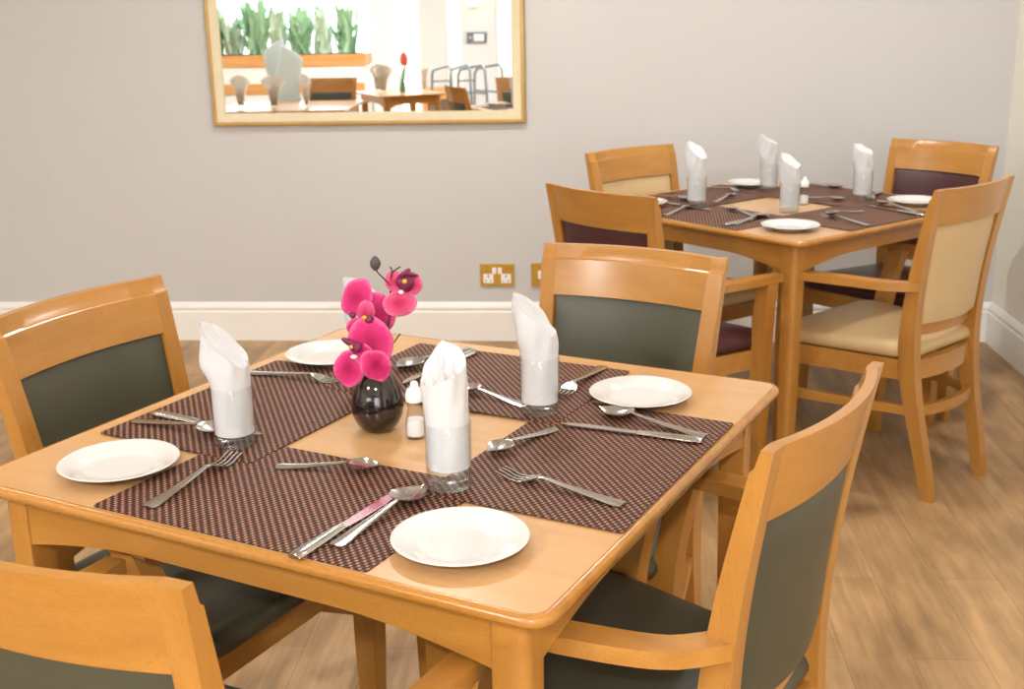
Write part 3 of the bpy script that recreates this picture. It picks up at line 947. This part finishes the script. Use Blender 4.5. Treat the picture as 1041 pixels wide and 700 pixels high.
# upper right bloom
petal(PINK_PALE, 406, 308, 31, 24, 185, .000, (.1, -1, .2))
petal(PINK_PALE, 401, 287, 18, 22, 35, .004, (-.2, -1, .2))
petal(PINK_PALE, 418, 290, 20, 22, -30, .004, (.3, -1, .1))
petal(PLUM, 411, 288, 16, 18, 10, -.008, (0, -1, .1), cup=.6, name='lip')
petal(PLUM, 417, 278, 15, 5, -12, -.012, (.2, -1, .4), cup=.9, name='lip')
petal(PLUM, 411, 277, 12, 6, 40, -.012, (0, -1, .4), cup=.9, name='lip')
petal(YELLOW, 411, 286, 4.4, 4.6, 0, -.018, (0, -1, .2), cup=.8, name='heart')
petal(PALE, 407.5, 297, 5, 4, 0, -.012, (0, -1, .2), cup=.8, name='column')
lips = [c for c in ORC.children if c.name.startswith('lip')]
for c in [c for c in ORC.children if c.name.startswith(('heart', 'column'))]:
    q_ = sum((Vector(b_) for b_ in c.bound_box), Vector()) / 8
    c.parent = min(lips, key=lambda l_: (sum((Vector(b_) for b_ in l_.bound_box), Vector()) / 8 - q_).length)
bm = bmesh.new()
tube(bm, [(0, 0, .004), opt(389, 385), opt(391, 365), opt(393, 345), opt(396, 320, .012), opt(397, 300, .010), opt(397, 285, .008), opt(398.5, 276, .006)], [.0026, .0024, .0022, .002, .0018, .0016, .0014, .001])
finish('stem', bm, STEM_M, ORC, sharp=60)
for pts, nm in (([(393, 349), (397, 348.5), (401, 347.5), (404, 343), (407, 339)], 'twig'), ([(397, 290), (390, 283), (384, 277), (382.5, 274)], 'twig'), ([(398.5, 277), (398, 273), (396.5, 271)], 'twig'), ([(398.5, 277), (402, 274), (407, 271)], 'twig')):
    bm = bmesh.new(); tube(bm, [opt(x, y, .006) for x, y in pts], .0012, 6)
    finish(nm, bm, STEM_M, ORC, sharp=60)
bm = bmesh.new()
lathe(bm, [(0, -.0115), (.0035, -.010), (.0072, -.005), (.0086, 0), (.0078, .005), (.0045, .010), (.0015, .0125), (0, .013)], 20, c=opt(381.5, 268, .006))
finish('bud', bm, BUD_M, ORC, sharp=60)

# ------------------------------------------------------------------ outlets on the wall
def outlet(name, label, cat, x0, x1, z0, z1, double):
    xc, zc = (x0 + x1) / 2, (z0 + z1) / 2
    w, h = (x1 - x0) / 2, (z1 - z0) / 2
    t = thing(name, label, cat, (xc, WALL_Y, zc))
    bm = bmesh.new(); box(bm, -w, w, -.010, -.0005, -h, h); bev(bm, .004, 3)
    finish('face_plate', bm, BRASS, t)
    def pc(n, a0, a1, b0, b1, m, y=-.013, par=None):
        bm = bmesh.new(); box(bm, a0, a1, y, -.0095, b0, b1); bev(bm, .001, 1)
        return finish(n, bm, m, par or t)
    if double:
        for sx in (-1, 1):
            cx = sx * w * .52
            pc('rocker', sx * .012 - .0085, sx * .012 + .0085, h * .14, h * .68, SOCK_W, -.015)
            ins = pc('socket_insert', cx - .021, cx + .021, -h * .72, h * .10, SOCK_W, -.0105)
            pc('pin_slot', cx - .0025, cx + .0025, -h * .22, h * .02, DARK, -.0112, ins)
            pc('pin_slot', cx - .014, cx - .008, -h * .58, -h * .48, DARK, -.0112, ins)
            pc('pin_slot', cx + .008, cx + .014, -h * .58, -h * .48, DARK, -.0112, ins)
    else:
        pc('centre_insert', -.017, .017, -.018, .018, SOCK_W, -.013)
        bm = bmesh.new(); lathe(bm, [(0, 0), (.0055, 0), (.0055, .004), (0, .004)], 20)
        o = finish('coax_jack', bm, DARK, t); o.rotation_euler.x = PI / 2; o.location.y = -.0125
    return t
outlet('wall_socket', 'brass double power socket with white rockers low on the grey wall', 'socket', -.507, -.360, .245, .341, True)
outlet('wall_outlet', 'brass single outlet plate half hidden by the olive chair facing us', 'socket', -.286, -.192, .245, .343, False)

# ------------------------------------------------------------------ mirror
MX0, MX1, MZ0, MZ1 = -1.622, -.300, .940, 1.90
MT = thing('wall_mirror', 'large mirror in a gold and cream frame on the grey wall', 'mirror', ((MX0 + MX1) / 2, WALL_Y, MZ0))
hw, hh = (MX1 - MX0) / 2, (MZ1 - MZ0)
prof = [(0, -.001), (0, -.020), (.006, -.028), (.014, -.029), (.017, -.025), (.022, -.0245), (.038, -.019), (.050, -.015), (.053, -.010), (.053, -.001)]
rings = []
for a, y in prof:
    rings.append([(-hw + a, y, a), (hw - a, y, a), (hw - a, y, hh - a), (-hw + a, y, hh - a)])
bm = bmesh.new()
loft(bm, [[r[k] for r in rings[:5]] + [(rings[4][k][0], -.001, rings[4][k][2])] for k in range(4)], closed=True)
finish('outer_moulding', bm, GOLD, MT, sharp=30)
bm = bmesh.new()
loft(bm, [[(rings[4][k][0], -.001, rings[4][k][2])] + [r[k] for r in rings[4:]] for k in range(4)], closed=True)
finish('inner_moulding', bm, GILT_CREAM, MT, sharp=30)
bm = bmesh.new(); box(bm, -hw + .0525, hw - .0525, -.008, -.004, .0525, hh - .0525)
finish('mirror_glass', bm, MIRROR_M, MT)

# ------------------------------------------------------------------ the part of the room the mirror shows
make_table('dining_table', 'beech table with an arched apron seen in the mirror, under the tulip', (-1.63, .12, 0), R(-28), .27, .35)
tc3 = Vector((-2.22, 1.42, 0))
make_table('dining_table', 'beech table at the bottom left of the mirror, under the fanned napkins', tc3, R(-3), HALF, HALF)
dup(green, (-2.05, .80, 0), rot(90), 'beech armchair with dark panel seen in the mirror between its two tables', G1)
FAN = plain('ivory_napkin_cloth', (.80, .72, .62), rough=.9, spec=.1)
def fan_napkin(label, loc, rz=0):
    t = thing('fan_napkin', label, 'napkin', loc, rz, 'ivory napkins reflected in the mirror')
    bm = bmesh.new(); lathe(bm, [(0, 0), (.032, 0), (.032, .010), (.028, .012), (.026, .05), (.034, .095), (.032, .095), (.024, .05), (0, .02)], 20)
    finish('goblet', bm, GLASS_WALL, t)
    bm = bmesh.new()
    rows = []
    n = 20
    for k in range(n + 1):
        u = -1 + 2 * k / n
        z1 = .17 + .035 * (1 - u * u) + .012 * (k % 2)
        y = .012 * (1 if k % 2 else -1)
        rows.append([bm.verts.new((u * .020, y * .4, .022)), bm.verts.new((u * .034, y * .7, .10)), bm.verts.new((u * .085, y, z1 * 1.08))])
    for a, b in zip(rows, rows[1:]):
        for q in range(2): bm.faces.new((a[q], b[q], b[q + 1], a[q + 1]))
    o = finish('fan', bm, FAN, t)
    md = o.modifiers.new('thickness', 'SOLIDIFY'); md.thickness = .002
    return t
def mz(px, py, z):
    """point of the plane z seen in the mirror"""
    q = at(px, py, z)
    return Vector((q.x, 2 * WALL_Y - q.y, z))
fan = None
def put_fan(p, label, rz=0):
    global fan
    if fan is None: fan = fan_napkin(label, p, rz)
    else: dup(fan, p, rz, label)
put_fan(Vector((-2.52, 1.62, TZ)), 'ivory fan napkin at the far left of the mirror', .3)
put_fan(Vector((-2.27, 1.66, TZ)), 'ivory fan napkin in the mirror in front of the pale blue cover', -.1)
put_fan(Vector((-2.05, 1.62, TZ)), 'ivory fan napkin in the mirror right of the pale blue cover', .9)
put_fan(Vector((-1.74, .26, TZ)), 'ivory fan napkin on the mirrored table left of the tulip', .2)
put_fan(Vector((-1.82, .06, TZ)), 'ivory fan napkin on the mirrored table behind the others', .2)
put_fan(Vector((-1.42, .14, TZ)), 'ivory fan napkin on the mirrored table right of the tulip', 1.2)
# draped chair back
CV = plain('pale_blue_cloth', (.70, .84, .88), rough=.9, spec=.1)
def drape(lean, dy, top):
    bm = bmesh.new()
    secs = []
    for k in range(11):
        v = k / 10
        z = .44 + (top - .44) * v
        w = .135 - .055 * v; d = .045 * (1 - .5 * v)
        cx = lean * (v - .45)
        secs.append([(cx + w * math.cos(t) * (1 + .07 * math.sin(5 * t + 3 * v)), dy + d * math.sin(t), z + .05 * math.cos(t) * v * (1 if lean < 0 else -1)) for t in [2 * PI * q / 28 for q in range(28)]])
    for g, zz in ((.75, .014), (.4, .022), (.1, .025)):
        c_ = sum((Vector(p_) for p_ in secs[10]), Vector()) / 28
        secs.append([tuple(c_ + (Vector(p_) - c_) * g + Vector((0, 0, zz))) for p_ in secs[10]])
    loft(bm, secs)
    return bm
cov = finish('chair_cover', drape(.16, .04, 1.10), CV, loc=(-2.44, .72, 0), sharp=60)
finish('fold', drape(-.14, -.04, 1.14), CV, cov, sharp=60)
tag(cov, 'pale blue cloth cover draped over a tall back, seen in the mirror', 'cloth')
bm = bmesh.new()
for sx in (-1, 1):
    for y in (-.03, .03):
        box(bm, sx * .12 - .02, sx * .12 + .02, y - .02, y + .02, 0, .46)
box(bm, -.14, .14, -.05, .05, .40, .46)
finish('stand', bm, WZ, cov)
# tulip in a vase
tp = Vector((-1.60, .14, TZ))
bm = bmesh.new(); lathe(bm, [(0, 0), (.022, 0), (.028, .02), (.02, .07), (.014, .10), (.016, .105), (.012, .10), (0, .02)], 20)
tag(finish('vase', bm, plain('green_glass', (.10, .30, .12), rough=.15), loc=tp), 'small green vase with a red tulip, reflected in the mirror', 'vase')
TU = TULIP = thing('tulip', 'red tulip with green leaves in the small green vase in the mirror', 'flower', tp + Vector((0, 0, .06)))
LEAF = plain('leaf_green', (.42, .66, .44), rough=.5, noise=.25, nscale=15)
bm = bmesh.new(); tube(bm, [(0, 0, -.02), (.005, 0, .08), (.02, 0, .16)], .005, 6); finish('stem', bm, LEAF, TU)
bm = bmesh.new(); lathe(bm, [(0, .150), (.024, .157), (.034, .185), (.030, .225), (.012, .262), (0, .265)], 16, c=(.020, 0, 0)); finish('bloom', bm, plain('red_tulip', (.80, .10, .06), rough=.5), TU)
def leaf(bm, base, tip, w, bend=.1, n=7, side=None):
    base, tip = Vector(base), Vector(tip)
    d = tip - base
    sd = Vector(side) if side else d.cross(Vector((0, 0, 1)))
    if sd.length < 1e-5: sd = Vector((1, 0, 0))
    sd.normalize()
    rows = []
    for k in range(n + 1):
        u = k / n
        p_ = base + d * u + Vector((0, 0, bend * math.sin(PI * u) * d.length))
        ww = w * math.sin(PI * (.08 + .92 * u) ** .8) * .5 if k < n else .0004
        rows.append((bm.verts.new(p_ - sd * ww), bm.verts.new(p_ + Vector((0, 0, -.15 * ww))), bm.verts.new(p_ + sd * ww)))
    for a, b in zip(rows, rows[1:]):
        bm.faces.new((a[0], a[1], b[1], b[0])); bm.faces.new((a[1], a[2], b[2], b[1]))
for q in range(3):
    bm = bmesh.new(); leaf(bm, (0, 0, 0), (.08 * math.cos(2 * q + 1), .03 * math.sin(2 * q), .17), .06)
    finish('leaf', bm, LEAF, TU)
# planter with plants under the courtyard window
PLX0, PLX1 = ROOM_L + .05, -2.64
PINE = wood('planter_wood', (.70, .36, .12), (.58, .27, .08), 0, rough=.5)
PT = thing('planter', 'long wooden planter box below the courtyard window, in the mirror', 'planter', ((PLX0 + PLX1) / 2, RW + .28, 0))
pw = (PLX1 - PLX0) / 2
bm = bmesh.new(); box(bm, -pw, pw, -.22, .22, .80, .93); bev(bm, .006); finish('top_board', bm, PINE, PT)
bm = bmesh.new(); box(bm, -pw + .02, pw - .02, -.20, .20, .02, .80); finish('box', bm, WHITE_M, PT)
bm = bmesh.new(); box(bm, -pw + .02, pw - .02, .202, .226, .50, .61); bev(bm, .003); finish('rail', bm, PINE, PT)
bm = bmesh.new(); box(bm, -pw + .04, pw - .04, -.17, .17, .931, .936); finish('soil', bm, plain('soil', (.05, .035, .025), rough=.95), PT)
LEAF2 = plain('pale_leaf', (.60, .80, .62), rough=.45, noise=.3, nscale=10)
rnd = random.Random(3)
kinds = ['bushy pale green', 'arching strappy', 'spiky dark green', 'broad-leaved', 'fine feathery', 'upright blade-leaved', 'drooping fern-like', 'dense low']
for q in range(8):
    x = PLX0 + .42 + q * .262
    bm = bmesh.new()
    hgt = rnd.uniform(.42, .66)
    for k in range(80):
        a = rnd.uniform(0, 2 * PI); rr = rnd.uniform(.08, .40 if q < 6 else .26); h = hgt * rnd.uniform(.25, 1.1)
        leaf(bm, (rnd.uniform(-.10, .10), rnd.uniform(-.08, .08), 0), (rr * math.cos(a), rr * .5 * math.sin(a), h), rnd.uniform(.03, .07), rnd.uniform(.05, .4))
    o = finish('potted_plant', bm, LEAF if q % 2 else LEAF2, loc=(x, RW + .28 + rnd.uniform(-.05, .05), .937), rz=rnd.uniform(0, 6))
    tag(o, kinds[q] + ' plant in the planter in the mirror', 'plant', 'plants in the planter')
# courtyard tree
TR = thing('courtyard_tree', 'slender tree with arching leaves outside the window, in the mirror', 'tree', (-2.5, -5.6, 0))
bm = bmesh.new(); tube(bm, [(0, 0, -.02), (.05, 0, .8), (0, .05, 1.6), (.05, 0, 2.3)], [.018, .016, .014, .008]); finish('trunk', bm, LEAF2, TR)
bm = bmesh.new()
for k in range(70):
    a = rnd.uniform(0, 2 * PI); z = rnd.uniform(1.0, 2.4)
    leaf(bm, (0, 0, z), (.5 * math.cos(a), .5 * math.sin(a), z + rnd.uniform(-.2, .35)), .05, .25)
finish('crown', bm, LEAF, TR)
# bench below the right window
bm = bmesh.new(); box(bm, -2.06, -1.6, RW + .02, RW + .30, .40, .52); bev(bm, .005)
bn = finish('bench', bm, PINE); tag(bn, 'low wooden bench against the pale rear wall, in the mirror', 'bench')
for x in (-2.0, -1.66):
    bm = bmesh.new(); box(bm, x - .025, x + .025, RW + .05, RW + .27, 0, .399); finish('leg', bm, PINE, bn)
# walking frames
FRM = plain('grey_tube', (.16, .20, .23), rough=.35, metal=.4)
def walking_frame(label, loc, rz):
    t = thing('walking_frame', label, 'walking frame', loc, rz, 'folded walking frames')
    for sy in (-.10, .10):
        bm = bmesh.new()
        tube(bm, [(-.26, sy, 0), (-.24, sy, .60), (-.23, sy, .78), (-.19, sy, .83), (.0, sy, .86), (.17, sy, .88), (.21, sy, .83), (.23, sy, .6), (.26, sy, 0)], .0125, 8)
        finish('side_hoop', bm, FRM, t)
        bm = bmesh.new(); tube(bm, [(-.24, sy, .62), (.23, sy, .62)], .010, 8); finish('rung', bm, FRM, t)
        bm = bmesh.new(); tube(bm, [(-.245, sy, .30), (.24, sy, .30)], .010, 8); finish('rung', bm, FRM, t)
    bm = bmesh.new(); tube(bm, [(-.23, -.10, .72), (-.23, .10, .72)], .010, 8); finish('cross_tube', bm, FRM, t)
    return t
wf = walking_frame('grey tubular walking frame nearer the tables in the mirror', (-1.42, -1.7, 0), R(58))
dup(wf, (-1.14, -1.75, 0), R(48), 'grey tubular walking frame nearer the rear wall panel in the mirror')
# thermostat and lamp on the rear wall
pz = mir(485, 38, 2 * WALL_Y - RW)
TH = thing('thermostat', 'dark wall thermostat with a pale display, in the mirror', 'thermostat', (pz.x, RW, pz.z))
bm = bmesh.new(); box(bm, -.115, .115, -.002, .03, -.06, .06); bev(bm, .01, 3); finish('case', bm, plain('slate_plastic', (.12, .15, .18), rough=.5), TH)
bm = bmesh.new(); box(bm, -.035, .085, .030, .032, -.042, .042); finish('display', bm, plain('pale_display', (.62, .70, .72), rough=.3), TH)
bm = bmesh.new(); lathe(bm, [(0, 0), (.016, 0), (.014, .008), (0, .009)], 20)
o = finish('dial', bm, plain('grey_dial', (.4, .45, .48), rough=.4), TH); o.rotation_euler.x = -PI / 2; o.location = (-.075, .029, 0)
pz = mir(482, 1, 2 * WALL_Y - RW)
WLP = thing('wall_lamp', 'glowing wall lamp above the thermostat, in the mirror', 'lamp', (pz.x, RW, pz.z))
bm = bmesh.new(); lathe(bm, [(0, -.06), (.05, -.05), (.07, .02), (.075, .08), (.07, .08), (.045, -.04), (0, -.05)], 24, c=(0, .09, 0)); finish('shade', bm, emitter('lamp_glow', (1, .78, .5), 5), WLP)
bm = bmesh.new(); box(bm, -.03, .03, .001, .06, -.06, .0); finish('bracket', bm, BRASS, WLP)

# ------------------------------------------------------------------ lights
LAMP_GLOW = emitter('downlight_glow', (1, .95, .88), 12)
lamp0 = None
SPOTS = [(-.9, .3), (.9, .3), (-.9, 2.0), (.9, 2.0), (-2.6, 2.6), (-.6, 3.7), (.9, 3.6), (-2.6, -1.2), (0, -1.6), (-3.6, .6)]
names = ['over the camera, left', 'over the camera, right', 'over the near table', 'by the cream wall', 'over the mirrored table', 'by the mirror', 'over the far table', 'over the planter side', 'over the rear', 'by the left wall']
POWER = [7, 7, 5, 7, 12, 25, 17, 110, 110, 14]
for (x, y), nm, pw_ in zip(SPOTS, names, POWER):
    lab = 'round recessed ceiling light ' + nm
    if lamp0 is None:
        lamp0 = thing('ceiling_light', lab, 'ceiling light', (x, y, ROOM_H), 0, 'recessed ceiling lights')
        bm = bmesh.new(); lathe(bm, [(.085, -.001), (.105, -.001), (.108, -.006), (.100, -.012), (.086, -.008), (.085, -.001)], 32); finish('rim', bm, WHITE_M, lamp0)
        bm = bmesh.new(); lathe(bm, [(0, -.004), (.084, -.004), (.084, -.001), (0, -.001)], 32); finish('diffuser', bm, LAMP_GLOW, lamp0)
    else:
        dup(lamp0, (x, y, ROOM_H), 0, lab)
    L = bpy.data.lights.new('downlight_beam', 'AREA'); L.shape = 'DISK'; L.size = .17; L.energy = pw_; L.color = (1, .98, .95)
    lo = bpy.data.objects.new('downlight_beam', L); COL.objects.link(lo); lo.location = (x, y, ROOM_H - .016)
    lo['kind'] = 'helper'

W = bpy.data.worlds.new('World'); S.world = W; W.use_nodes = True
bg = W.node_tree.nodes['Background']
bg.inputs[0].default_value = (.93, .97, 1, 1); bg.inputs[1].default_value = 8.0
for x0, x1, z0, z1 in ((ROOM_L, -2.62, .52, 2.35), (-2.36, -2.06, 0, 2.35), (-.55, ROOM_R, .52, 2.35)):
    P = bpy.data.lights.new('window_portal', 'AREA'); P.shape = 'RECTANGLE'; P.size = x1 - x0; P.size_y = z1 - z0
    P.cycles.is_portal = True
    po = bpy.data.objects.new('window_portal', P); COL.objects.link(po)
    po.location = ((x0 + x1) / 2, RW - .11, (z0 + z1) / 2); po.rotation_euler = (-PI / 2, 0, PI)
    po['kind'] = 'helper'

# ------------------------------------------------------------------ camera
cd = bpy.data.cameras.new('Camera'); cam = bpy.data.objects.new('Camera', cd); COL.objects.link(cam)
cd.sensor_fit = 'HORIZONTAL'; cd.sensor_width = 36; cd.lens = FPX * 36 / 1041
cd.clip_start = .02
m = Matrix((RT, UP, -FW)).transposed().to_4x4(); m.translation = CAM
cam.matrix_world = m
cd.dof.use_dof = True; cd.dof.focus_distance = 1.62; cd.dof.aperture_fstop = 11
S.camera = cam
S.view_settings.view_transform = 'Standard'; S.view_settings.look = 'None'
S.view_settings.gamma = 1; S.view_settings.exposure = .08
S.view_settings.use_curve_mapping = False
